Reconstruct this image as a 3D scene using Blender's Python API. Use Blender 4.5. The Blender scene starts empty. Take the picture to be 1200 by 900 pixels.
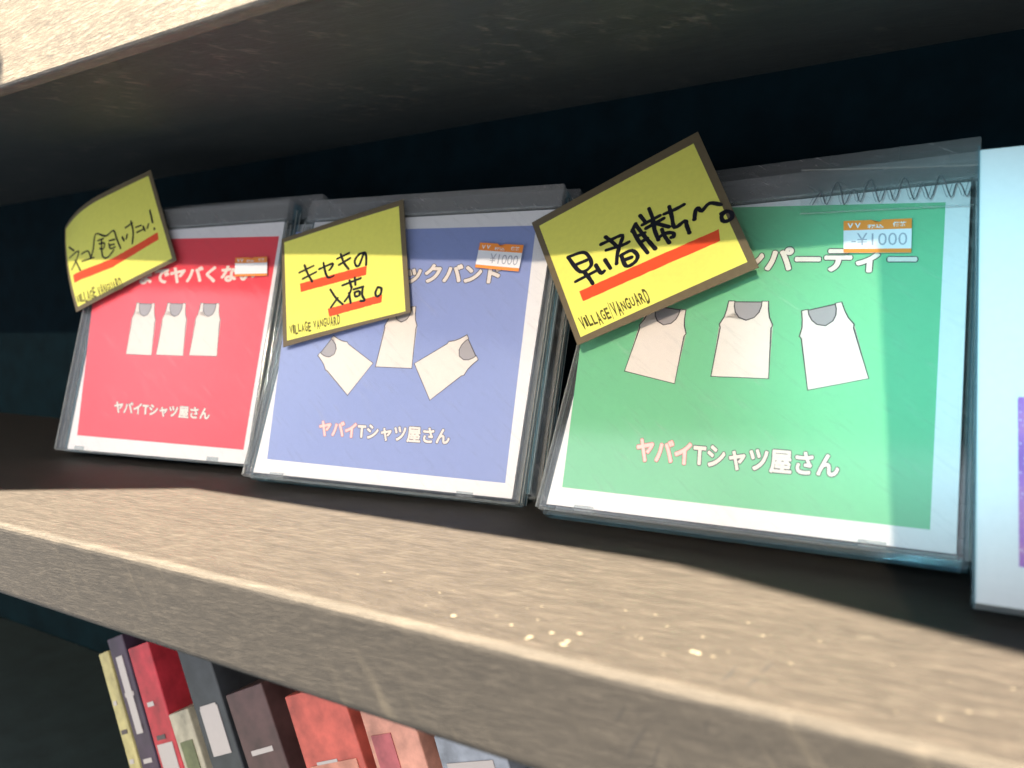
import bpy, bmesh, math, random
from mathutils import Matrix, Vector, Euler
random.seed(7)
MM = 0.001
# measurements in millimetres; each case has its own frame (u right, v up, w towards the viewer)
D = dict(cam={"pos":[399.564,-199.152,63.23],"rot":[0.533125,1.508739,-0.001395],"f":883.6},
 cases=[{"x":-3.69,"y":21.38,"yaw":0.1356,"lean":0.2567,"roll":0.0032},{"x":141.26,"y":19.41,"yaw":0.1474,"lean":0.3708,"roll":0.0156},{"x":280.94,"y":23.46,"yaw":-0.0345,"lean":0.5229,"roll":-0.0111}],
 c1={"outer":[[-49.4,129.9],[25.8,154.0],[56.3,101.3],[-9.4,74.0]],"inner":[[-45.9,127.6],[25.1,150.6],[53.1,102.4],[-8.9,76.9]],"strokes":[[[-31.7,113.8],[-23.9,110.5]],[[-27.6,106.7],[-19.1,109.7],[-19.0,104.9],[-21.8,99.1]],[[-20.2,104.4],[-13.1,97.9]],[[-15.2,107.6],[-9.9,108.9],[-6.4,104.4]],[[-13.3,103.2],[-4.2,104.9]],[[-6.4,104.4],[-6.1,110.1],[-6.5,118.7],[1.7,117.0],[6.9,119.9],[10.7,115.1],[15.2,109.2]],[[-3.7,114.7],[0.3,115.6]],[[-2.2,112.7],[1.8,113.0],[2.1,109.8],[-0.8,109.9]],[[-0.9,114.7],[2.2,105.9],[6.4,104.3],[10.3,108.6]],[[5.3,114.2],[9.3,114.7]],[[6.4,111.5],[9.7,111.9]],[[5.5,112.5],[7.5,109.5],[10.7,110.3]],[[14.7,115.8],[16.7,113.6]],[[18.1,117.1],[18.1,114.5]],[[15.8,121.0],[20.1,123.6]],[[18.8,124.7],[22.2,118.3],[23.2,111.6]],[[23.5,120.9],[27.0,121.8]],[[25.0,117.9],[28.8,119.3]],[[28.7,121.2],[30.6,118.6]],[[32.2,122.3],[32.0,120.0]],[[31.3,130.1],[35.0,123.0]],[[36.9,119.8],[37.3,119.0]]],"lines":[[[-19.3,95.7],[10.4,103.7],[24.8,110.1],[39.9,117.3],[41.4,113.3],[26.5,105.8],[11.7,98.7],[-16.4,91.0]]],"brand":[[-9.8,78.5],[23.1,86.9],[19.3,93.2],[-13.0,84.0]],"w":3,"wd":1.0},
 c2={"outer":[[-14.4,110.3],[48.2,127.3],[63.3,72.9],[2.2,56.0]],"inner":[[-12.3,108.4],[46.7,123.9],[60.9,73.3],[3.6,59.1]],"strokes":[[[1.1,92.3],[8.2,95.5]],[[3.9,89.1],[10.6,92.4]],[[3.0,96.0],[6.1,91.6],[9.7,87.6]],[[11.8,93.7],[18.5,96.3],[18.2,93.9],[17.5,93.1]],[[13.4,96.8],[16.1,91.4],[18.2,89.4],[20.7,90.2]],[[20.4,98.6],[26.1,101.3]],[[22.1,95.5],[27.4,98.7]],[[21.7,100.9],[24.6,96.5],[27.8,93.4]],[[34.4,101.3],[31.7,100.5],[30.1,97.5],[31.3,95.0],[33.0,95.2],[34.1,101.0],[35.6,99.3],[36.5,95.1]],[[20.6,83.5],[25.0,79.1],[29.0,76.4]],[[25.6,79.4],[23.1,74.8]],[[26.5,85.4],[35.4,88.8]],[[29.7,87.8],[31.4,84.5]],[[32.1,89.1],[33.3,85.6]],[[31.7,84.5],[31.2,80.7],[29.6,77.7]],[[30.9,81.8],[33.0,76.9]],[[32.9,83.4],[37.6,84.7]],[[37.4,84.4],[38.0,80.6],[39.9,78.2],[37.7,77.9]],[[33.8,82.0],[36.0,82.5],[36.5,80.6],[34.6,80.1],[33.8,82.0]],[[44.9,84.3],[44.4,81.6],[45.6,80.0],[47.1,81.1],[46.9,83.8],[44.9,84.3]]],"lines":[[[3.0,86.8],[36.9,94.8],[37.6,90.3],[4.6,82.6]],[[21.6,74.3],[47.9,81.0],[48.4,77.3],[23.3,70.5]]],"brand":[[4.6,61.6],[30.0,67.5],[28.7,71.8],[2.7,66.0]],"w":3,"wd":1.1},
 c3={"outer":[[-35.4,116.0],[29.1,151.8],[60.7,87.0],[0.8,57.4]],"inner":[[-31.1,113.8],[28.4,145.9],[56.7,89.3],[1.3,60.7]],"strokes":[[[-13.2,96.7],[-7.5,98.4],[-4.3,96.5],[-2.0,91.9],[-5.9,89.3],[-13.2,96.7]],[[-8.5,92.9],[-4.3,94.6]],[[-6.8,85.0],[0.6,89.2]],[[-4.4,89.2],[-2.0,86.8],[0.7,83.6]],[[-0.1,92.0],[2.9,88.2],[4.1,88.9]],[[3.2,94.1],[6.4,90.0]],[[-0.2,101.4],[2.7,102.7]],[[0.9,104.8],[3.8,102.6],[7.3,99.4]],[[0.9,104.8],[1.5,104.5]],[[3.7,103.2],[8.0,104.7],[7.9,99.9],[7.9,95.8],[8.5,91.9]],[[2.8,98.5],[9.0,100.2],[11.3,101.4]],[[9.5,95.6],[13.3,97.4],[16.3,94.6],[15.4,91.6],[12.5,90.6],[9.5,95.6]],[[11.0,93.2],[14.0,94.3]],[[12.3,109.7],[11.6,106.3]],[[11.6,107.1],[15.0,101.8],[19.9,95.8]],[[12.3,109.4],[16.9,103.7],[22.6,97.3]],[[14.6,103.9],[16.9,105.0]],[[15.9,100.7],[18.5,102.3]],[[13.3,113.4],[15.9,110.3]],[[16.3,116.3],[19.5,109.9],[20.5,106.2],[23.0,101.2]],[[15.2,108.8],[21.4,112.4]],[[17.0,107.0],[23.2,110.9]],[[19.0,109.5],[26.1,106.7]],[[23.4,105.9],[24.9,103.0],[27.5,99.5]],[[22.8,102.1],[25.1,103.9],[28.0,103.8],[28.7,102.2],[27.8,101.9]],[[23.0,112.9],[26.8,114.5],[29.9,116.4]],[[24.3,116.2],[26.2,111.4],[28.3,106.2],[31.6,108.8],[32.7,106.6],[34.3,103.2]],[[35.1,109.0],[34.9,113.1],[35.7,114.1],[37.2,112.6],[39.6,115.8],[43.8,114.6]],[[46.1,111.3],[44.9,109.6],[45.6,107.4],[47.1,107.0],[48.7,108.3],[48.1,110.6],[46.1,111.5],[44.6,110.6]]],"lines":[[[-4.2,80.5],[44.7,103.9],[46.0,98.8],[-1.5,76.0]]],"brand":[[1.8,63.3],[25.4,75.1],[22.4,80.2],[-1.9,68.6]],"w":7.5,"wd":1.6},
 prints=[[[-7.6,116.5],[118.0,112.4],[117.4,6.5],[5.3,7.5]],[[-9.6,115.3],[112.5,112.9],[116.4,5.5],[5.6,6.2]],[[-10.6,124.9],[113.4,112.8],[113.9,5.7],[4.4,6.5]]],
 titles=[[[29.7,90.1],[106.5,89.8],[106.0,97.8],[28.8,98.7]],[[56.7,88.1],[100.3,87.0],[100.1,95.1],[56.2,96.6]],[[52.4,90.9],[106.1,87.2],[106.2,95.8],[51.6,100.7]]],
 bands=[[[29.2,20.4],[93.4,19.7],[92.7,25.3],[28.2,26.4]],[[29.4,17.9],[90.4,18.4],[89.8,24.6],[28.3,24.5]],[[29.0,17.9],[90.4,18.0],[90.1,25.0],[27.8,26.0]]],
 stick=[[[93.7,101.8],[113.8,101.5],[115.7,91.7],[95.3,91.9]],[[89.0,105.3],[109.0,103.4],[108.6,91.5],[88.7,93.8]],[[84.2,107.8],[104.4,106.6],[104.9,93.4],[85.3,95.0]]],
 tops=[[[[30.1,79.7],[43.2,79.2],[47.8,51.2],[29.4,51.7]],[[52.2,79.3],[64.8,78.9],[69.4,51.2],[50.8,51.5]],[[74.9,78.9],[87.2,78.5],[91.5,51.2],[73.3,51.5]]],[[[19.3,53.6],[25.1,63.1],[48.3,50.9],[39.1,36.2]],[[52.0,76.7],[63.5,76.9],[67.4,49.1],[49.8,49.3]],[[89.9,64.3],[96.8,53.7],[78.5,35.9],[68.1,51.3]]],[[[22.0,78.5],[35.5,75.8],[36.7,46.7],[17.5,51.2]],[[50.1,78.9],[63.5,78.2],[67.2,49.2],[48.6,49.7]],[[74.4,74.1],[86.2,77.0],[96.0,49.9],[79.3,45.5]]]],
 wave=[[73.8,115.5],[75.5,120.0],[76.4,120.1],[78.4,114.9],[80.2,123.2],[81.8,122.7],[83.9,114.2],[85.6,119.6],[87.2,119.4],[88.8,114.7],[90.5,122.8],[92.1,122.5],[94.6,113.9],[96.1,119.1],[97.3,119.0],[99.1,113.8],[100.8,121.9],[102.3,121.7],[104.6,113.6],[106.2,118.7],[107.4,118.5],[109.3,113.1],[111.1,121.4],[112.5,121.2],[114.9,113.0],[116.1,118.1],[117.5,117.8],[119.2,112.8],[120.6,118.9]],
 wavebox=[[68.3,131.5],[121.1,124.9],[121.1,109.4],[70.0,112.2]],
 cr_top=[[[368.6,-63.3],[369.2,-59.8],[369.8,-58.6]],[[369.7,-56.2],[370.0,-53.0],[370.6,-50.5]],[[364.0,-63.6],[364.7,-60.0],[364.8,-55.6]],[[338.0,-53.5],[339.8,-51.3]]],
 cr_front=[[[345.9,-9.5],[346.8,-7.9],[348.0,-5.6]],[[348.6,-15.9],[349.6,-13.3],[350.9,-10.8],[352.4,-8.3]],[[353.3,-16.0],[353.9,-13.9],[354.9,-11.0]],[[363.6,-7.0],[363.0,-5.6],[363.9,-4.1]]],
 flecks=[[317.0,-59.7],[323.6,-64.6],[323.8,-63.4],[326.6,-59.1],[331.6,-63.4],[332.0,-56.5],[333.2,-69.6],[332.0,-67.6],[331.6,-61.4],[302.8,-61.6],[330.2,-68.2],[359.8,-53.6],[355.6,-53.3],[356.7,-53.5]])
scene = bpy.context.scene
COL = scene.collection
# ---------------------------------------------------------------- camera
cd = bpy.data.cameras.new('camera'); cam = bpy.data.objects.new('camera', cd); COL.objects.link(cam)
cr = D['cam']['rot']
R = Matrix.Rotation(cr[0], 4, 'Z') @ Matrix.Rotation(cr[1], 4, 'X') @ Matrix.Rotation(cr[2], 4, 'Z')
cam.matrix_world = Matrix.Translation(Vector(D['cam']['pos']) * MM) @ R
cd.sensor_width = 36; cd.lens = D['cam']['f'] / 1200 * 36
cd.clip_start = 0.01; cd.clip_end = 50
cd.dof.use_dof = True; cd.dof.focus_distance = 0.275; cd.dof.aperture_fstop = 12
scene.camera = cam
# ---------------------------------------------------------------- light
w = bpy.data.worlds.new('World'); scene.world = w; w.use_nodes = True
bg = w.node_tree.nodes['Background']
bg.inputs[0].default_value = (0.80, 0.88, 1.0, 1); bg.inputs[1].default_value = 0.078
_N, _L = w.node_tree.nodes, w.node_tree.links                      # a street in front of the shop: uneven, softly lit
_tc = _N.new('ShaderNodeTexCoord'); _no = _N.new('ShaderNodeTexNoise'); _no.inputs['Scale'].default_value = 2.6; _no.inputs['Detail'].default_value = 3
_mp = _N.new('ShaderNodeMapping'); _mp.inputs['Scale'].default_value = (1, 1, 0.45); _L.new(_tc.outputs['Generated'], _mp.inputs[0]); _L.new(_mp.outputs[0], _no.inputs['Vector'])
_rp = _N.new('ShaderNodeValToRGB'); _rp.color_ramp.elements[0].position = 0.40; _rp.color_ramp.elements[0].color = (0.50, 0.56, 0.66, 1)
_rp.color_ramp.elements[1].position = 0.62; _rp.color_ramp.elements[1].color = (1.35, 1.45, 1.6, 1)
_L.new(_no.outputs['Fac'], _rp.inputs[0]); _L.new(_rp.outputs[0], bg.inputs[0])
def sun(name, direction, strength, angle, color):
    l = bpy.data.lights.new(name, 'SUN'); l.energy = strength; l.angle = math.radians(angle); l.color = color
    o = bpy.data.objects.new(name, l); COL.objects.link(o)
    o.rotation_euler = Vector(direction).to_track_quat('-Z', 'Y').to_euler()
    return o
SX = 0.12
sun('steep_sun', (SX, 0.39, -1), 5.0, 1.4, (1.0, 0.86, 0.68))
sun('low_front_light', (-0.20, 1.0, -0.45), 0.18, 0.8, (1.0, 0.84, 0.66))
al = bpy.data.lights.new('added_cool_spot', 'SPOT'); al.energy = 1.5; al.color = (0.34, 0.84, 1.0); al.shadow_soft_size = 0.02  # added cool spot tinting the right side; its source is unseen
al.spot_size = math.radians(13); al.spot_blend = 1.0
ao = bpy.data.objects.new('added_cool_spot', al); COL.objects.link(ao)
ao.location = (0.33, -0.60, 0.14); ao.rotation_euler = (Vector((0.400, 0.05, 0.065)) - ao.location).to_track_quat('-Z', 'Y').to_euler()
scene.view_settings.view_transform = 'Standard'; scene.view_settings.look = 'None'
scene.view_settings.exposure = 4.0; scene.view_settings.gamma = 1
scene.cycles.max_bounces = 10; scene.cycles.transparent_max_bounces = 40
# ---------------------------------------------------------------- materials
def nt(name):
    m = bpy.data.materials.new(name); m.use_nodes = True
    return m, m.node_tree.nodes, m.node_tree.links, m.node_tree.nodes['Principled BSDF']
def noise(N, L, coord, scale, detail=4, rough=0.6, rot=(0, 0, 0), sc=(1, 1, 1)):
    if any(rot):                                                   # turn first, then stretch
        m0 = N.new('ShaderNodeMapping'); m0.inputs['Rotation'].default_value = rot; L.new(coord, m0.inputs['Vector']); coord = m0.outputs[0]
    mp = N.new('ShaderNodeMapping'); mp.inputs['Scale'].default_value = sc
    L.new(coord, mp.inputs['Vector'])
    n = N.new('ShaderNodeTexNoise'); n.inputs['Scale'].default_value = scale; n.inputs['Detail'].default_value = detail; n.inputs['Roughness'].default_value = rough
    L.new(mp.outputs[0], n.inputs['Vector']); return n.outputs['Fac']
def ramp(N, L, fac, stops):
    r = N.new('ShaderNodeValToRGB'); e = r.color_ramp.elements
    while len(e) < len(stops): e.new(0.5)
    for k, (p, c) in enumerate(stops):
        e[k].position = p; e[k].color = (*c, 1)
    L.new(fac, r.inputs[0]); return r.outputs[0]
def mix(N, L, fac, a, b):
    x = N.new('ShaderNodeMix'); x.data_type = 'RGBA'
    if isinstance(fac, float): x.inputs[0].default_value = fac
    else: L.new(fac, x.inputs[0])
    for s, v in ((6, a), (7, b)):
        if isinstance(v, tuple): x.inputs[s].default_value = (*v, 1)
        else: L.new(v, x.inputs[s])
    return x.outputs[2]
def bump(N, L, h, b, strength, dist):
    n = N.new('ShaderNodeBump'); n.inputs['Strength'].default_value = strength; n.inputs['Distance'].default_value = dist
    L.new(h, n.inputs['Height']); L.new(n.outputs[0], b.inputs['Normal'])
def simple(name, col, rough=0.5, var=0.06, scale=400, spec=0.5):
    m, N, L, b = nt(name)
    tc = N.new('ShaderNodeTexCoord')
    f = noise(N, L, tc.outputs['Object'], scale, 5)
    lo = tuple(c * (1 - var) for c in col); hi = tuple(min(1, c * (1 + var)) for c in col)
    L.new(ramp(N, L, f, [(0.3, lo), (0.7, hi)]), b.inputs['Base Color'])
    b.inputs['Roughness'].default_value = rough; b.inputs['Specular IOR Level'].default_value = spec
    bump(N, L, f, b, 0.15, 0.0001)
    return m
def wood(name, dark, pale, worn, wornness, spec=0.5, rough=0.45):
    m, N, L, b = nt(name)
    tc = N.new('ShaderNodeTexCoord'); co = tc.outputs['Object']
    g = noise(N, L, co, 60, 8, 0.7, (0, 0, 0), (0.25, 4, 4))
    g2 = noise(N, L, co, 520, 9, 0.85, (0, 0.06, -0.10), (0.09, 3, 3))
    strokes = noise(N, L, co, 90, 7, 0.72, (0, 0.62, 0.5), (2.6, 1, 0.2))
    c = ramp(N, L, g, [(0.3, dark), (0.7, pale)])
    sc = ramp(N, L, g2, [(0.49, (0, 0, 0)), (0.60, (1, 1, 1))])
    c = mix(N, L, sc, c, tuple(min(1, 1.75 * x) for x in pale))
    dk = ramp(N, L, noise(N, L, co, 700, 6, 0.8, (0, 0, 0.22), (0.15, 3, 3)), [(0.60, (0, 0, 0)), (0.68, (0.7, 0.7, 0.7))])
    c = mix(N, L, dk, c, tuple(0.45 * x for x in dark))
    st = ramp(N, L, strokes, [(0.54, (0, 0, 0)), (0.68, (1, 1, 1))])
    big = noise(N, L, co, 14, 3, 0.6)
    bm = ramp(N, L, big, [(0.42, (0, 0, 0)), (0.62, (1, 1, 1))])
    mu = N.new('ShaderNodeMix'); mu.data_type = 'RGBA'; mu.blend_type = 'MULTIPLY'; mu.inputs[0].default_value = 1
    L.new(st, mu.inputs[6]); L.new(bm, mu.inputs[7])
    ma = N.new('ShaderNodeMath'); ma.operation = 'MULTIPLY'; L.new(mu.outputs[2], ma.inputs[0]); ma.inputs[1].default_value = wornness
    c = mix(N, L, ma.outputs[0], c, worn)
    L.new(c, b.inputs['Base Color'])
    rr = N.new('ShaderNodeMapRange'); L.new(g2, rr.inputs[0]); rr.inputs[3].default_value = rough - 0.12; rr.inputs[4].default_value = rough + 0.2
    L.new(rr.outputs[0], b.inputs['Roughness']); b.inputs['Specular IOR Level'].default_value = spec
    bump(N, L, g2, b, 0.5, 0.0006)
    return m
M = {}
M['shelf'] = wood('painted_shelf_wood', (0.0115, 0.0097, 0.008), (0.0215, 0.018, 0.0145), (0.050, 0.044, 0.035), 0.45, 0.25, 0.55)
M['fascia'] = wood('shaded_shelf_front', (0.0085, 0.0078, 0.0068), (0.014, 0.0126, 0.0107), (0.036, 0.032, 0.025), 0.9, 0.3, 0.6)  # same wood as the shelf, the front's shade put into a darker colour
M['edge'] = wood('worn_shelf_edge', (0.016, 0.014, 0.011), (0.026, 0.0225, 0.018), (0.06, 0.052, 0.041), 0.8, 0.25, 0.6)
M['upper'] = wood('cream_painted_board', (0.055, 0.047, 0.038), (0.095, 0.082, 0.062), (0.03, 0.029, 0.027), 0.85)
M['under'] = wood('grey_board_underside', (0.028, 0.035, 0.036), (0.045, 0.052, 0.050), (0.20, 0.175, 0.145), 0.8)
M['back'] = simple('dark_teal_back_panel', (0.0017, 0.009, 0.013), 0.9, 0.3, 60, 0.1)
M['darkfloor'] = simple('dark_lower_shelf', (0.012, 0.022, 0.022), 0.7, 0.3, 60)
M['paper'] = simple('white_paper', (0.78, 0.76, 0.75), 0.5, 0.02)
M['red'] = simple('red_print', (0.80, 0.06, 0.085), 0.4, 0.02)
M['blue'] = simple('periwinkle_print', (0.25, 0.31, 0.57), 0.4, 0.02)
M['green'] = simple('green_print', (0.18, 0.53, 0.28), 0.4, 0.02)
M['cream'] = simple('cream_print', (0.78, 0.70, 0.62), 0.45, 0.02)
M['greyprint'] = simple('grey_print', (0.36, 0.33, 0.33), 0.45, 0.02)
M['line'] = simple('dark_line_print', (0.06, 0.045, 0.05), 0.45, 0.02)
M['pink'] = simple('pink_lettering', (0.85, 0.33, 0.28), 0.45, 0.02)
M['palepink'] = simple('pale_pink_lettering', (0.82, 0.60, 0.54), 0.45, 0.02)
M['yellow'] = simple('yellow_card', (0.84, 0.80, 0.15), 0.45, 0.03)
M['olive'] = simple('brown_card_border', (0.15, 0.115, 0.065), 0.5, 0.08)
M['ink'] = simple('black_marker_ink', (0.012, 0.012, 0.02), 0.35, 0.1)
M['brandink'] = simple('olive_printed_ink', (0.10, 0.085, 0.02), 0.45, 0.05)
M['marker'] = simple('red_marker_line', (0.85, 0.09, 0.03), 0.4, 0.05)
M['orange'] = simple('orange_sticker_band', (0.85, 0.27, 0.05), 0.4, 0.03)
M['sticker'] = simple('white_price_sticker', (0.74, 0.74, 0.76), 0.4, 0.02)
M['stickerink'] = simple('grey_price_ink', (0.34, 0.35, 0.40), 0.5, 0.1)
def clear(name, tint, body, bodyfac, rough, scr=0.0):
    m, N, L, b = nt(name); N.remove(b)
    out = N['Material Output']
    tr = N.new('ShaderNodeBsdfTransparent'); tr.inputs[0].default_value = (*tint, 1)
    gl = N.new('ShaderNodeBsdfGlossy'); gl.inputs['Roughness'].default_value = rough; gl.inputs['Color'].default_value = (1, 1, 1, 1)
    df = N.new('ShaderNodeBsdfDiffuse'); df.inputs['Color'].default_value = (*body, 1)
    lw_ = N.new('ShaderNodeLayerWeight'); lw_.inputs['Blend'].default_value = 0.5
    pw = N.new('ShaderNodeMath'); pw.operation = 'POWER'; L.new(lw_.outputs['Facing'], pw.inputs[0]); pw.inputs[1].default_value = 4.0
    fr = N.new('ShaderNodeMapRange'); L.new(pw.outputs[0], fr.inputs[0]); fr.inputs[3].default_value = 0.035; fr.inputs[4].default_value = 0.9
    tc = N.new('ShaderNodeTexCoord')
    f = noise(N, L, tc.outputs['Object'], 500, 5, 0.7, (0, 0.9, 0), (1, 1, 0.12))
    bn = N.new('ShaderNodeBump'); bn.inputs['Strength'].default_value = 0.25; bn.inputs['Distance'].default_value = 0.0002
    L.new(f, bn.inputs['Height']); L.new(bn.outputs[0], gl.inputs['Normal'])
    m1 = N.new('ShaderNodeMixShader'); L.new(tr.outputs[0], m1.inputs[1]); L.new(df.outputs[0], m1.inputs[2])
    if scr > 0:
        mr = N.new('ShaderNodeMapRange'); L.new(f, mr.inputs[0]); mr.inputs[1].default_value = 0.56; mr.inputs[2].default_value = 0.85
        mr.inputs[3].default_value = bodyfac; mr.inputs[4].default_value = bodyfac + scr; L.new(mr.outputs[0], m1.inputs[0])
    else: m1.inputs[0].default_value = bodyfac
    m2 = N.new('ShaderNodeMixShader'); L.new(fr.outputs[0], m2.inputs[0]); L.new(m1.outputs[0], m2.inputs[1]); L.new(gl.outputs[0], m2.inputs[2])
    L.new(m2.outputs[0], out.inputs[0]); return m
M['lid'] = clear('clear_lid_plastic', (0.99, 0.99, 0.99), (0.8, 0.8, 0.8), 0.006, 0.08, 0.11)
M['rail'] = clear('clear_edge_plastic', (0.90, 0.93, 0.94), (0.50, 0.50, 0.47), 0.13, 0.07, 0.25)
M['tealrail'] = clear('teal_tinted_edge_plastic', (0.66, 0.84, 0.90), (0.34, 0.46, 0.50), 0.14, 0.06, 0.25)
M['hinge'] = clear('hazy_hinge_plastic', (0.80, 0.83, 0.85), (0.44, 0.42, 0.40), 0.30, 0.12, 0.40)
M['glint'] = clear('painted_edge_glint', (0.95, 0.95, 0.95), (0.72, 0.70, 0.64), 0.45, 0.05, 0.2)  # pale body colour stands in for silvery highlights on the clear edges
M['groove'] = simple('dark_case_groove', (0.03, 0.032, 0.034), 0.4, 0.1)
# ---------------------------------------------------------------- helpers
def link(name, me, mat, parent=None):
    o = bpy.data.objects.new(name, me); COL.objects.link(o)
    if mat is not None:
        me.materials.clear(); me.materials.append(mat)
    if parent is not None: o.parent = parent
    return o
def bm_obj(name, bm, mat, parent=None, bevel=0):
    if bevel: bmesh.ops.bevel(bm, geom=list(bm.edges), offset=bevel * MM, segments=2, affect='EDGES', profile=0.5)
    me = bpy.data.meshes.new(name); bm.normal_update(); bm.to_mesh(me); bm.free()
    return link(name, me, mat, parent)
def add_box(bm, a, b):
    vs = [bm.verts.new((x * MM, y * MM, z * MM)) for x in (a[0], b[0]) for y in (a[1], b[1]) for z in (a[2], b[2])]
    for f in ((0, 1, 3, 2), (4, 6, 7, 5), (0, 4, 5, 1), (2, 3, 7, 6), (0, 2, 6, 4), (1, 5, 7, 3)): bm.faces.new([vs[k] for k in f])
    bmesh.ops.recalc_face_normals(bm, faces=bm.faces)
def box(name, a, b, mat, parent=None, bevel=0):
    bm = bmesh.new(); add_box(bm, a, b); return bm_obj(name, bm, mat, parent, bevel)
def cbox(name, u0, u1, v0, v1, w0, w1, mat, parent, bevel=0):      # a box in a case's frame
    return box(name, (u0, -w1, v0 + 2.5), (u1, -w0, v1 + 2.5), mat, parent, bevel)
def tag(o, label=None, cat=None, group=None, kind=None):
    for k, v in (('label', label), ('category', cat), ('group', group), ('kind', kind)):
        if v: o[k] = v
    return o
def empty(name, mw, label, cat, group=None):
    o = bpy.data.objects.new(name, None); COL.objects.link(o); o.matrix_world = mw; o.empty_display_size = 0.01
    return tag(o, label, cat, group)
FLAT = lambda u, v: 0.0
def sheet(name, pts, w0, w1, mat, parent, bend=FLAT, sub=0):       # polygon (u, v) extruded from w0 to w1
    bm = bmesh.new()
    n = len(pts)
    a = [bm.verts.new((u * MM, -(w1 + bend(u, v)) * MM, (v + 2.5) * MM)) for u, v in pts]
    b = [bm.verts.new((u * MM, -(w0 + bend(u, v)) * MM, (v + 2.5) * MM)) for u, v in pts]
    bm.faces.new(a); bm.faces.new(b[::-1])
    for k in range(n): bm.faces.new((a[k], b[k], b[(k + 1) % n], a[(k + 1) % n]))
    bmesh.ops.triangulate(bm, faces=[f for f in bm.faces if len(f.verts) > 4])
    bmesh.ops.recalc_face_normals(bm, faces=bm.faces)
    return bm_obj(name, bm, mat, parent)
def quad_at(q, s, t):                                              # q = TL TR BR BL, s right, t down
    tl, tr, br, bl = q
    return tuple((tl[k] * (1 - s) + tr[k] * s) * (1 - t) + (bl[k] * (1 - s) + br[k] * s) * t for k in (0, 1))
def bent_sheet(name, q, w0, w1, mat, parent, bend, n=30):
    bm = bmesh.new(); G = {}
    for side, w in ((0, w1), (1, w0)):
        for i in range(n + 1):
            for j in range(n + 1):
                u, v = quad_at(q, i / n, j / n); G[side, i, j] = bm.verts.new((u * MM, -(w + bend(u, v)) * MM, (v + 2.5) * MM))
    for side in (0, 1):
        for i in range(n):
            for j in range(n):
                bm.faces.new([G[side, i, j], G[side, i + 1, j], G[side, i + 1, j + 1], G[side, i, j + 1]])
    for i in range(n):
        for j0, s in ((0, 0), (n, 0)): bm.faces.new([G[0, i, j0], G[0, i + 1, j0], G[1, i + 1, j0], G[1, i, j0]])
        for i0 in (0, n): bm.faces.new([G[0, i0, i], G[0, i0, i + 1], G[1, i0, i + 1], G[1, i0, i]])
    bmesh.ops.recalc_face_normals(bm, faces=bm.faces)
    return bm_obj(name, bm, mat, parent)
def smooth(pts, k=4):
    if len(pts) < 3: return pts
    out = []
    P = [pts[0]] + list(pts) + [pts[-1]]
    for i in range(1, len(P) - 2):
        for s in range(k):
            t = s / k
            out.append(tuple(0.5 * (2 * P[i][a] + (P[i + 1][a] - P[i - 1][a]) * t + (2 * P[i - 1][a] - 5 * P[i][a] + 4 * P[i + 1][a] - P[i + 2][a]) * t * t + (-P[i - 1][a] + 3 * P[i][a] - 3 * P[i + 1][a] + P[i + 2][a]) * t ** 3) for a in (0, 1)))
    out.append(tuple(pts[-1])); return out
def add_stroke(bm, pts, width, w, bend=FLAT, jit=0.0, cap=True):
    pts = [Vector(p) for p in pts]
    hw = width / 2; L_, R_ = [], []
    for i, p in enumerate(pts):
        d = (pts[min(i + 1, len(pts) - 1)] - pts[max(i - 1, 0)])
        if d.length < 1e-6: d = Vector((1, 0))
        d.normalize(); n = Vector((-d.y, d.x)); h = hw * (1 + random.uniform(-jit, jit))
        L_.append(p + n * h); R_.append(p - n * h)
    mk = lambda q: bm.verts.new((q.x * MM, -(w + bend(q.x, q.y)) * MM, (q.y + 2.5) * MM))
    A = [mk(q) for q in L_]; B = [mk(q) for q in R_]
    for i in range(len(pts) - 1): bm.faces.new((A[i], B[i], B[i + 1], A[i + 1]))
    if cap:
        for p, a, b in ((pts[0], A[0], B[0]), (pts[-1], B[-1], A[-1])):
            c = (L_[0] + R_[0]) / 2 if a is A[0] else (L_[-1] + R_[-1]) / 2
            o = (p - (pts[1] if a is A[0] else pts[-2])).normalized()
            s = Vector((-o.y, o.x)) * (1 if (mkv(a) - c).dot(Vector((-o.y, o.x))) > 0 else -1)
            arc = [mk(c + s * hw * math.cos(t) + o * hw * math.sin(t)) for t in (0.785, 1.571, 2.356)]
            bm.faces.new([a] + arc + [b])
def mkv(vt): return Vector((vt.co.x / MM, vt.co.z / MM - 2.5))
def strokes(name, lines, width, w, mat, parent, bend=FLAT, jit=0.12, sm=True):
    bm = bmesh.new()
    for k, s in enumerate(lines): add_stroke(bm, smooth(s) if sm else s, width, w + 0.004 * k, bend, jit)
    for f in bm.faces:
        f.normal_update()
        if f.normal.y > 0: f.normal_flip()
    return bm_obj(name, bm, mat, parent)
def text_tris(s, offset, sizes=None):
    cu = bpy.data.curves.new('t', 'FONT'); cu.body = s; cu.size = 1; cu.offset = offset; cu.resolution_u = 3
    o = bpy.data.objects.new('t', cu); COL.objects.link(o)
    bpy.context.view_layer.update()
    me = bpy.data.meshes.new_from_object(o.evaluated_get(bpy.context.evaluated_depsgraph_get()))
    V = [(v.co.x, v.co.y) for v in me.vertices]; F = [tuple(p.vertices) for p in me.polygons]
    bpy.data.objects.remove(o); bpy.data.curves.remove(cu); bpy.data.meshes.remove(me)
    return V, F
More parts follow.
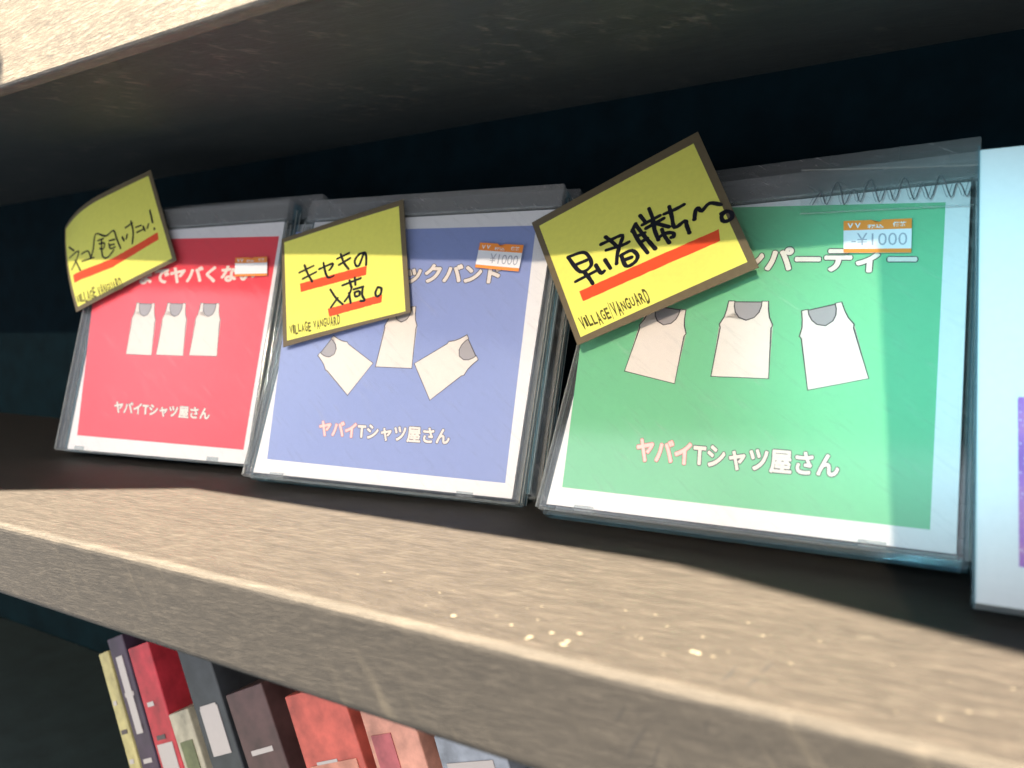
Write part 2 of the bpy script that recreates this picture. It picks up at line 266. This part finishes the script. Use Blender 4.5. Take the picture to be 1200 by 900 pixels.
def lettering(name, s, quad, w, mat, parent, offset=0.0, bend=FLAT, ref=None, fat=0.0):
    """text whose outline box is laid on quad (BL, BR, TR, TL)"""
    V, F = text_tris(s, offset); rv = V
    x0 = min(v[0] for v in rv); x1 = max(v[0] for v in rv); y0 = min(v[1] for v in rv); y1 = max(v[1] for v in rv)
    bl, br, tr, tl = quad
    bm = bmesh.new()
    shifts = [(0, 0)] + ([(fat * math.cos(k * math.pi / 5), fat * math.sin(k * math.pi / 5)) for k in range(10)] if fat else [])
    for n_, (dx, dy) in enumerate(shifts):                         # shifted copies, each a hair above the last, give a heavy face
        vs = []
        for x, y in V:
            s_ = (x + dx - x0) / (x1 - x0); t_ = (y + dy - y0) / (y1 - y0)
            u, v = quad_at((tl, tr, br, bl), s_, 1 - t_)
            vs.append(bm.verts.new((u * MM, -(w + 0.002 * n_ + bend(u, v)) * MM, (v + 2.5) * MM)))
        for f in F:
            try: bm.faces.new([vs[k] for k in f])
            except ValueError: pass
    for f in bm.faces:
        f.normal_update()
        if f.normal.y > 0: f.normal_flip()
    return bm_obj(name, bm, mat, parent)
def sub_quad(q, s0, s1, t0=0.0, t1=1.0):                           # BL BR TR TL part of a BL BR TR TL quad
    bl, br, tr, tl = q; g = (tl, tr, br, bl)
    return [quad_at(g, s0, 1 - t0), quad_at(g, s1, 1 - t0), quad_at(g, s1, 1 - t1), quad_at(g, s0, 1 - t1)]
# ---------------------------------------------------------------- setting: the shelf unit
def struct(o): o['kind'] = 'structure'; return o
FH = 25
bm = bmesh.new(); add_box(bm, (-900, -70, -FH), (900, 129, 0))
es = [e for e in bm.edges if all(abs(v.co.y + 70 * MM) < 1e-6 for v in e.verts) and abs(e.verts[0].co.x - e.verts[1].co.x) > 0.1]
bmesh.ops.bevel(bm, geom=es, offset=2.2 * MM, segments=4, affect='EDGES', profile=0.5)
shelf = struct(bm_obj('shelf_board', bm, M['shelf']))
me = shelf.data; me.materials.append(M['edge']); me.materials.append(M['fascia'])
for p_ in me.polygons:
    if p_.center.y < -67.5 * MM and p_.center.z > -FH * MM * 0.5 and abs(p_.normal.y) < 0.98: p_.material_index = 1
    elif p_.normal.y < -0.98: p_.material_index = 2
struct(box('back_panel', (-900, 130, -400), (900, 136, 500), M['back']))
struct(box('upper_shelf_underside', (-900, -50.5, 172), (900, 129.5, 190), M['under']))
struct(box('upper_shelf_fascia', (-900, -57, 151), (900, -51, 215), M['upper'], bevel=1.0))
struct(box('lower_shelf_board', (-900, -70, -200), (900, 129, -180), M['darkfloor']))
struct(box('left_side_panel', (-906, -70, -400), (-901, 129, 500), M['back']))
struct(box('right_side_panel', (901, -70, -400), (906, 129, 500), M['back']))
# added unseen plate, its outline shaped to cast the skew shadow edge below
bm = bmesh.new(); Z = 232; k = 0.39 * Z; sx = SX * Z
P2 = [(150 - sx, 10), (150 - sx, 12 - k), (335 - sx, 1 - k), (413 - sx, -22 - k), (640 - sx, -95 - k), (640 - sx, 60)]
lo = [bm.verts.new((x * MM, y * MM, Z * MM)) for x, y in P2]; hi = [bm.verts.new((x * MM, y * MM, (Z + 4) * MM)) for x, y in P2]
bm.faces.new(lo); bm.faces.new(hi[::-1])
for i in range(len(P2)): bm.faces.new((lo[i], hi[i], hi[(i + 1) % 6], lo[(i + 1) % 6]))
bmesh.ops.recalc_face_normals(bm, faces=bm.faces)
struct(bm_obj('upper_shadow_blocker', bm, M['under']))
# added unseen plate higher up, shaped to bring the left shadow edge forward
bm = bmesh.new(); Z = 262; k = 0.39 * Z; sx = SX * Z
P2 = [(128 - sx, 4 - k), (59.5 - sx, -40.7 - k), (22 - sx, -64 - k), (-500 - sx, -64 - k), (-500 - sx, 4 - k)]
lo = [bm.verts.new((x * MM, y * MM, Z * MM)) for x, y in P2]; hi = [bm.verts.new((x * MM, y * MM, (Z + 6) * MM)) for x, y in P2]
bm.faces.new(lo); bm.faces.new(hi[::-1])
for i in range(len(P2)): bm.faces.new((lo[i], hi[i], hi[(i + 1) % 5], lo[(i + 1) % 5]))
bmesh.ops.recalc_face_normals(bm, faces=bm.faces)
struct(bm_obj('left_shadow_blocker', bm, M['under']))
struct(box('right_light_blocker', (412.6, -110, -400), (470, -95, 500), M['under']))  # added unseen post that keeps the low light off the right side
def marks(name, pts_list, width, plane, mat, parent=None):
    bm = bmesh.new()
    for pts in pts_list:
        P_ = [Vector(q) for q in pts]
        for i in range(len(P_) - 1):
            d = (P_[i + 1] - P_[i]).normalized(); n = Vector((-d.y, d.x)) * width / 2
            h0 = 0.35 if i == 0 else 1.0; h1 = 0.3 if i == len(P_) - 2 else 1.0
            qs = [P_[i] + n * h0, P_[i + 1] + n * h1, P_[i + 1] - n * h1, P_[i] - n * h0]
            if plane == 'top': vs = [bm.verts.new((q.x * MM, q.y * MM, 0.06 * MM)) for q in qs]
            else: vs = [bm.verts.new((q.x * MM, -70.06 * MM, q.y * MM)) for q in qs]
            bm.faces.new(vs)
    return bm_obj(name, bm, mat, parent)
M['crack'] = simple('dark_crack', (0.004, 0.0035, 0.003), 0.8, 0.1)
M['fleck'] = simple('cream_paint_fleck', (0.12, 0.105, 0.075), 0.5, 0.1)
for s_ in D['cr_top']: marks('scratch', [s_], 0.5, 'top', M['crack'], shelf)
for s_ in D['cr_front']: marks('crack', [s_], 0.55, 'front', M['crack'], shelf)
bm = bmesh.new()
for k in range(70):
    if k < len(D['flecks']): x, y = D['flecks'][k]; r_ = random.uniform(.5, .9)
    else: x = random.gauss(350, 45); y = random.gauss(-46, 9); r_ = random.uniform(.12, .4)
    n_ = random.choice((5, 6, 7)); a0 = random.uniform(0, 6)
    if y < -66: continue
    bm.faces.new([bm.verts.new(((x + r_ * random.uniform(.6, 1.2) * math.cos(a0 + j * 6.283 / n_)) * MM, (y + r_ * random.uniform(.6, 1.2) * math.sin(a0 + j * 6.283 / n_)) * MM, 0.12 * MM)) for j in range(n_)])
o = bm_obj('paint_flecks', bm, M['fleck'], shelf); o['kind'] = 'stuff'
# ---------------------------------------------------------------- CD cases
def case_matrix(c, slide=0.0, back=0.0):
    base = Matrix.Translation(Vector((c['x'], c['y'], 9 * math.sin(c['lean']))) * MM)
    rot = Matrix.Rotation(c['yaw'], 4, 'Z') @ Matrix.Rotation(-c['lean'], 4, 'X') @ Matrix.Rotation(c['roll'], 4, 'Y')
    return base @ rot @ Matrix.Translation(Vector((0, back, slide)) * MM)
def case_shell(root, u0, u1, vb, vt, mats=('rail', 'tealrail')):
    """clear plastic: lid, rails, tray and the ribbed hinge strip at the top"""
    r, t = M[mats[0]], M[mats[1]]
    cbox('lid', u0 + 1.3, u1 - 1.3, vb + 1.0, 120.6, 0.55, 1.25, M['lid'], root)
    for a, b in ((u0, u0 + 1.2), (u1 - 1.2, u1)):
        cbox('lid_rail', a, b, vb + 0.6, 120.5, -3.8, 1.3, r, root, 0.25)
    for a, b in ((u0 + 0.3, u0 + 1.7), (u1 - 1.7, u1 - 0.3)):
        cbox('tray_rail', a, b, vb, vt - 1, -8.6, -4.3, t, root, 0.3)
    for a, b in ((u0 - 0.12, u0 - 0.02), (u1 + 0.02, u1 + 0.12)):  # painted highlights along the rails, plus one dark line
        cbox('rail_glint_groove', a, b, vb + 1.0, 120, 0.3, 1.0, M['glint'], root)
        cbox('rail_glint_groove', a, b, vb + 1.5, 119, -2.3, -1.8, M['glint'], root)
        cbox('rail_glint_groove', a, b, vb + 1.0, 119.5, -3.7, -3.2, M['groove'], root)
    for a, b in ((u0 + 0.15, u0 + 0.27), (u1 - 0.27, u1 - 0.15)):  # painted highlights along the tray edges
        cbox('tray_glint', a, b, vb + 0.8, 128, -5.6, -4.9, M['glint'], root)
        cbox('tray_glint', a, b, vb + 0.8, 128, -8.3, -7.8, M['glint'], root)
    cbox('lid_edge_line', u0 + 1.4, u1 - 1.4, -0.5, -0.15, 0.2, 0.5, M['groove'], root)
    cbox('bottom_rail', u0 + 1.3, u1 - 1.3, vb, vb + 1.0, -3.8, 1.3, r, root, 0.2)
    cbox('tray', u0 + 1.8, u1 - 1.8, vb, vt - 1, -9.0, -8.2, M['rail'], root)
    cbox('tray_floor_edge', u0 + 1.8, u1 - 1.8, vb, vb + 1.2, -8.1, -4.3, t, root)
    hs = cbox('hinge_strip', u0 + 0.6, u1 - 0.6, 121.0, vt - 0.4, -3.4, 1.0, M['hinge'], root, 0.6)
    for k in (0.22, 0.28, 0.62, 0.80):
        u = u0 + (u1 - u0) * k
        cbox('rib', u, u + 0.5, 121.4, vt - 0.8, 1.02, 1.35, M['rail'], hs)
    cbox('hinge_lip', u0 + 0.9, u1 - 0.9, 120.55, 120.95, -3.0, 1.6, M['rail'], root)
    for u in (u0 + 14, u1 - 26):
        cbox('lid_tab', u, u + 7, vb + 1.2, vb + 3.2, 0.05, 0.5, M['rail'], root, 0.15)
def vest(root, q, w, lw):
    """a plain sleeveless top printed on the booklet"""
    body = [(0, 0), (.16, 0), (.17, .07), (.22, .15), (.32, .22), (.5, .26), (.68, .22), (.78, .15), (.83, .07), (.84, 0), (1, 0), (1.0, .12), (1.02, .22), (1.09, .32), (1.05, .36), (1, 1), (0, 1), (-.05, .36), (-.09, .32), (-.02, .22), (0, .12)]
    bq = [quad_at(q, s, t) for s, t in body]
    sheet('vest_shape', bq, w, w + 0.02, M['cream'], root)
    nk = [(.16, .012), (.17, .07), (.22, .15), (.32, .22), (.5, .26), (.68, .22), (.78, .15), (.83, .07), (.84, .012)]
    sheet('vest_lining', [quad_at(q, s, t) for s, t in nk], w + 0.005, w + 0.03, M['greyprint'], root)
    strokes('vest_outline', [bq + [bq[0]], [quad_at(q, s, t) for s, t in [(.16, .012), (.84, .012)]]], lw, w + 0.05, M['line'], root, jit=0.1, sm=False)
    return
TITLES = ['までヤバくない', 'ックバンド', 'ンパーティー']
BAND = 'ヤバイTシャツ屋さん'
PRINT = ['red', 'blue', 'green']
LAB = ['red CD single with three white vests in a clear case, leftmost on the shelf',
       'periwinkle blue CD single in a clear case between the red and the green ones',
       'green CD single with three white vests and an orange price sticker in a clear case']
EXT = [(-8.5, 122.3, -1.2), (-5, 123.2, -2.4), (-3.4, 123.0, -2.4)]
roots = []
for i in range(3):
    c = D['cases'][i]; u0, u1, vb = EXT[i]
    root = empty('cd_case', case_matrix(c), LAB[i], 'CD', 'CD singles standing face out on the shelf'); roots.append(root)
    case_shell(root, u0, u1, vb, 132)
    bk = cbox('booklet', 0, 120, 0, 120, -1.6, 0, M['paper'], root)
    cbox('inlay_card', u0 + 3, u1 - 3, 0.6, 119.5, -8.0, -7.7, M['paper'], root)
    sheet('colour_panel', D['prints'][i], 0.005, 0.04, M[PRINT[i]], bk)
    lw = (0.4, 0.4, 0.42)[i]
    for q in D['tops'][i]: vest(bk, q, 0.05, lw)
    tq = D['titles'][i]
    if i: lettering('title_outline', TITLES[i], tq, 0.06, M['line'], bk, fat=0.085)
    lettering('title_lettering', TITLES[i], tq, 0.09, M['cream'], bk, fat=0.046)
    bq = D['bands'][i]
    lettering('band_name_outline', BAND, bq, 0.06, M['line'], bk, fat=0.075)
    if i == 0: lettering('band_name_lettering', BAND, bq, 0.09, M['cream'], bk, fat=0.036)
    else:
        lettering('band_name_lettering', BAND, bq, 0.09, M['cream'], bk, fat=0.036)
        V, F = text_tris(BAND, 0); xs = [v[0] for v in V]
        Va = text_tris('ヤバイ', 0)[0]; fr = (max(v[0] for v in Va) - min(xs)) / (max(xs) - min(xs))
        ya = min(v[1] for v in V); yb = max(v[1] for v in V)
        t0 = (min(v[1] for v in Va) - ya) / (yb - ya); t1 = (max(v[1] for v in Va) - ya) / (yb - ya)
        lettering('first_word_outline', 'ヤバイ', sub_quad(bq, 0, fr, t0, t1), 0.115, M['pink'], bk, fat=0.062)
        lettering('first_word_lettering', 'ヤバイ', sub_quad(bq, 0, fr, t0, t1), 0.14, M['palepink'], bk, fat=0.025)
    # price sticker stuck on the lid
    sq = D['stick'][i]; tl, tr, br, bl = sq
    g = lambda s, t: quad_at(sq, s, t)
    st = sheet('price_sticker', [g(0, 0), g(.42, 0), g(.46, .07), g(.5, .1), g(.54, .07), g(.58, 0), g(1, 0), g(1, 1), g(0, 1)], 1.26, 1.34, M['sticker'], root)
    sheet('orange_band', [g(0, -.003), g(.42, 0), g(.46, .07), g(.5, .1), g(.54, .07), g(.58, 0), g(1, 0), g(1, .3), g(0, .3)], 1.345, 1.36, M['orange'], st)
    sheet('orange_band', [g(0, .88), g(1, .88), g(1, 1), g(0, 1)], 1.345, 1.36, M['orange'], st)
    def tq4(s0, s1, t0, t1): return [g(s0, t1), g(s1, t1), g(s1, t0), g(s0, t0)]
    lettering('sticker_lettering', 'V V', tq4(.06, .26, .08, .24), 1.38, M['sticker'], st, 0.03)
    lettering('sticker_lettering', '税込', tq4(.36, .60, .14, .26), 1.38, M['sticker'], st, 0.02)
    lettering('sticker_lettering', '価格', tq4(.73, .93, .08, .23), 1.38, M['sticker'], st, 0.03)
    if i: lettering('price_lettering', '¥1000' if i == 1 else '-¥1000', tq4(.12 if i == 2 else .3, .94, .40, .78), 1.36, M['stickerink'], st, -0.004)
# the green case: moulded zigzag in the clear strip across its top right corner
g3 = roots[2]
wb = sheet('moulded_strip', D['wavebox'], 1.3, 1.75, M['lid'], g3)
bmw = bmesh.new()
def tube(bm, pts, r, w):
    pts = smooth(pts, 3); rings = []
    for i, p_ in enumerate(pts):
        a = Vector(pts[max(i - 1, 0)]); b = Vector(pts[min(i + 1, len(pts) - 1)]); d = (b - a).normalized(); n = Vector((-d.y, d.x))
        rings.append([bm.verts.new(((p_[0] + n.x * r * math.cos(t)) * MM, -(w + r * math.sin(t)) * MM, (p_[1] + n.y * r * math.cos(t) + 2.5) * MM)) for t in [k * math.pi / 3 for k in range(6)]])
    for a, b in zip(rings, rings[1:]):
        for k in range(6): bm.faces.new((a[k], a[(k + 1) % 6], b[(k + 1) % 6], b[k]))
tube(bmw, D['wave'], 0.2, 1.9)
bm_obj('zigzag_wire', bmw, clear('smoky_moulded_ridge', (0.5, 0.52, 0.54), (0.25, 0.26, 0.27), 0.45, 0.08, 0.1), wb)
bmw = bmesh.new(); tube(bmw, [(u - 1.1, v + 0.5) for u, v in D['wave']], 0.16, 1.6); bm_obj('zigzag_wire', bmw, M['rail'], wb)
q = D['wavebox']
for a, b in ((q[0], q[1]), (q[3], q[2])):
    bmw = bmesh.new(); tube(bmw, [tuple(a), tuple(b)], 0.3, 1.8); bm_obj('strip_edge', bmw, M['rail'], wb)
# cases standing behind the front ones
BL = ['clear CD case with white back card standing behind the red one',
      'clear CD case standing behind the blue one, its top edge just showing',
      'clear CD case whose hazy hinge strip rises above the green one']
for i in range(3):
    c = D['cases'][i]; u0, u1, vb = EXT[i]
    sl = 10.8 * math.tan(c['lean']) + (2.0, -1.2, 1.6)[i]
    root = empty('cd_case', case_matrix(c, sl, 10.8), BL[i], 'CD case', 'clear CD cases behind the front row')
    du = (11, 3.5, 0)[i]
    case_shell(root, u0 + du, u1 + du, vb - (2.0, -1.2, 1.6)[i] - (0 if i else -1.8), (134, 133, 140)[i])
    cbox('booklet', 2 + du, 119 + du, 1, 118, -1.6, 0, M['paper'], root)
# ---------------------------------------------------------------- white boxed CD at the right
pc = dict(x=404.7, y=-2.0, yaw=0.02, lean=0.50, roll=0.0)
root = empty('boxed_cd', case_matrix(pc) @ Matrix.Translation((0, 0, -2.2 * MM)), 'white CD box with purple glittery cover picture cut off by the right edge', 'CD')
cbox('slipcase', 0, 130, -1.5, 128, -9, 0, M['paper'], root, 0.3)
m, N, L, b = nt('purple_glitter_print'); tc = N.new('ShaderNodeTexCoord')
f1 = noise(N, L, tc.outputs['Object'], 45, 4); f2 = noise(N, L, tc.outputs['Object'], 1500, 2)
cc = ramp(N, L, f1, [(0.35, (0.20, 0.10, 0.38)), (0.5, (0.42, 0.18, 0.50)), (0.65, (0.60, 0.25, 0.42))])
cc = mix(N, L, ramp(N, L, f2, [(0.62, (0, 0, 0)), (0.7, (1, 1, 1))]), cc, (0.85, 0.75, 0.8)); L.new(cc, b.inputs['Base Color']); b.inputs['Roughness'].default_value = 0.3
cbox('cover_picture', 8.4, 122, 8, 50, 0.02, 0.12, m, root)
cbox('plastic_wrap', -0.6, -0.1, -1.5, 129, -8.5, 0.6, M['tealrail'], root)
# ---------------------------------------------------------------- yellow cards
def brand_letters(s, quad, w, parent, bend):
    n = len(s); random.seed(len(s) + int(quad[0][0])); adv = [0.6 if ch in 'I/ ' else 1.0 for ch in s]; tot = sum(adv); x = 0
    for ch, a in zip(s, adv):
        if ch != ' ':
            lo_ = random.uniform(-.12, .18); hi_ = random.uniform(.78, 1.05)
            if ch == '/': lo_, hi_ = -.15, 1.2
            ln = 0.24 if ch in 'I/' else 0.12
            quadc = sub_quad(quad, (x + ln * a) / tot, (x + a * (1 - ln)) / tot, lo_, hi_)
            lettering('brand_letter', ch, quadc, w, M['brandink'], parent, 0.0, bend, fat=0.025 if ch != '/' else 0.0)
        x += a
def pop_card(i, d, label, brand, bend):
    root = empty('pop_card', case_matrix(D['cases'][i]), label, 'card', 'handwritten yellow cards')
    q = d['outer']; w_ = d['w']
    # move the empty to the card's lower left corner
    o0 = Vector((q[3][0] * MM, -w_ * MM, (q[3][1] + 2.5) * MM))
    off = bpy.data.objects
    cardm = bent_sheet('card_sheet', q, w_ - 0.35, w_, M['olive'], root, bend)
    face = bent_sheet('yellow_face', d['inner'], w_ + 0.02, w_ + 0.06, M['yellow'], cardm, bend)
    for s in d['lines']:
        n = len(s) // 2
        top = s[:n]; bot = s[n:][::-1]
        bm = bmesh.new(); K = 30; A = []; B = []
        def samp(P, t):
            x = t * (len(P) - 1); k = min(int(x), len(P) - 2); r = x - k
            return (P[k][0] * (1 - r) + P[k + 1][0] * r, P[k][1] * (1 - r) + P[k + 1][1] * r)
        for k in range(K + 1):
            for P, Q in ((top, A), (bot, B)):
                u, v = samp(P, k / K); v += random.uniform(-.12, .12); Q.append(bm.verts.new((u * MM, -(w_ + 0.12 + bend(u, v)) * MM, (v + 2.5) * MM)))
        for k in range(K): bm.faces.new((A[k], B[k], B[k + 1], A[k + 1]))
        bm_obj('red_underline', bm, M['marker'], cardm)
    strokes('handwriting', d['strokes'], d['wd'], w_ + 0.16, M['ink'], cardm, bend)
    brand_letters(brand, d['brand'], w_ + 0.14, cardm, bend)
    # shift children so the empty sits at the card's corner
    root.matrix_world = root.matrix_world @ Matrix.Translation(o0)
    for ch in list(off):
        if ch.parent is root:
            ch.data.transform(Matrix.Translation(-o0))
            for g_ in off:
                if g_.parent is ch: g_.data.transform(Matrix.Translation(-o0))
    return root
def bend1(u, v): return -max(0, -u - 8) ** 2 * 0.006 + 1.0 * math.sin((u + 40) / 100 * math.pi)
pop_card(0, D['c1'], 'smallest yellow card with black handwriting, curled at its left, hung over the red CD', 'VILLAGE VANGUARD', bend1)
pop_card(1, D['c2'], 'yellow card with two lines of handwriting and two red underlines on the blue CD', 'VILLAGE VANGUARD', lambda u, v: 0.5 * math.sin((u + 10) / 76 * math.pi))
pop_card(2, D['c3'], 'largest and most tilted yellow card, one red underline, between blue and green CDs', 'VILLAGE/VANGUARD', lambda u, v: 0.4 * math.sin((u + 36) / 97 * math.pi))
# ---------------------------------------------------------------- goods on the lower shelf
def lower(name, x, y, z, wdt, dep, hgt, tilt, mat, label, cat, strip=None, smat=None):
    mw = Matrix.Translation(Vector((x, y, z)) * MM) @ Matrix.Rotation(math.radians(tilt), 4, 'Y')
    root = empty(name, mw, label, cat)
    box('cover', (0, 0, 0), (wdt, dep, hgt), mat, root, 0.6)
    for k in range(3):                                             # a few printed bars on the spine
        z_ = hgt * (0.35 + 0.17 * k); box('printed_bar', (wdt * 0.22, -0.30, z_), (wdt * random.uniform(.5, .8), -0.05, z_ + 2.2), M['greyprint'] if k != 1 else M['line'], root)
    if strip: box('spine_label', (wdt * strip[0], -0.4, hgt * strip[1]), (wdt * strip[2], -0.05, hgt * strip[3]), smat, root)
    return root
mt = lambda n, c: simple(n, c, 0.45, 0.45, 70)
Z0 = -178.5
lower('booklet', 60, 18, Z0, 9, 55, 87, -24, mt('pale_yellow_cover', (0.341, 0.298, 0.136)), 'pale yellow booklet leaning leftmost below the shelf', 'booklet', (.2, .1, .8, .3), M['greyprint'])
lower('disc_case', 72, 18, Z0, 14, 55, 97, -24, mt('dark_plum_cover', (0.037, 0.022, 0.043)), 'dark plum case leaning between the pale yellow booklet and red case', 'case', (.3, .5, .7, .9), M['greyprint'])
lower('disc_case', 89, 18, Z0, 18, 55, 96, -24, mt('red_cover', (0.310, 0.019, 0.031)), 'red case leaning among the goods below the shelf', 'case', (.15, .3, .85, .5), M['greyprint'])
lower('booklet', 111, 18, Z0, 16, 55, 69, -26, mt('cream_cover', (0.310, 0.285, 0.223)), 'cream booklet leaning low to the right of the red case', 'booklet', (.2, .6, .8, .8), mt('olive_patch', (0.093, 0.105, 0.050)))
lower('disc_case', 133, 18, Z0, 22, 55, 109, -25, mt('charcoal_cover', (0.025, 0.028, 0.034)), 'charcoal case leaning beside the cream booklet', 'case', (.2, .5, .8, .7), M['greyprint'])
lower('disc_case', 162, 18, Z0, 26, 55, 91, -26, mt('maroon_cover', (0.062, 0.031, 0.031)), 'maroon case leaning beside the charcoal one', 'case', (.2, .3, .8, .5), mt('grey_olive', (0.124, 0.124, 0.099)))
lower('disc_case', 200, 18, Z0, 34, 55, 99, -24, mt('coral_cover', (0.384, 0.074, 0.056)), 'coral red case leaning under the middle of the shelf', 'case', (.1, .4, .9, .7), mt('salmon_patch', (0.434, 0.186, 0.136)))
lower('booklet', 240, 18, Z0, 26, 55, 103, -22, mt('salmon_cover', (0.446, 0.211, 0.161)), 'salmon pink booklet leaning beside the coral case', 'booklet', (.1, .5, .5, .9), mt('rose_patch', (0.310, 0.074, 0.087)))
lower('disc_case', 272, 18, Z0, 30, 55, 101, -20, mt('silver_blue_wrap', (0.211, 0.236, 0.285)), 'silvery blue wrapped case rightmost below the shelf', 'case', (.1, .6, .8, .9), M['greyprint'])
bpy.context.view_layer.update()
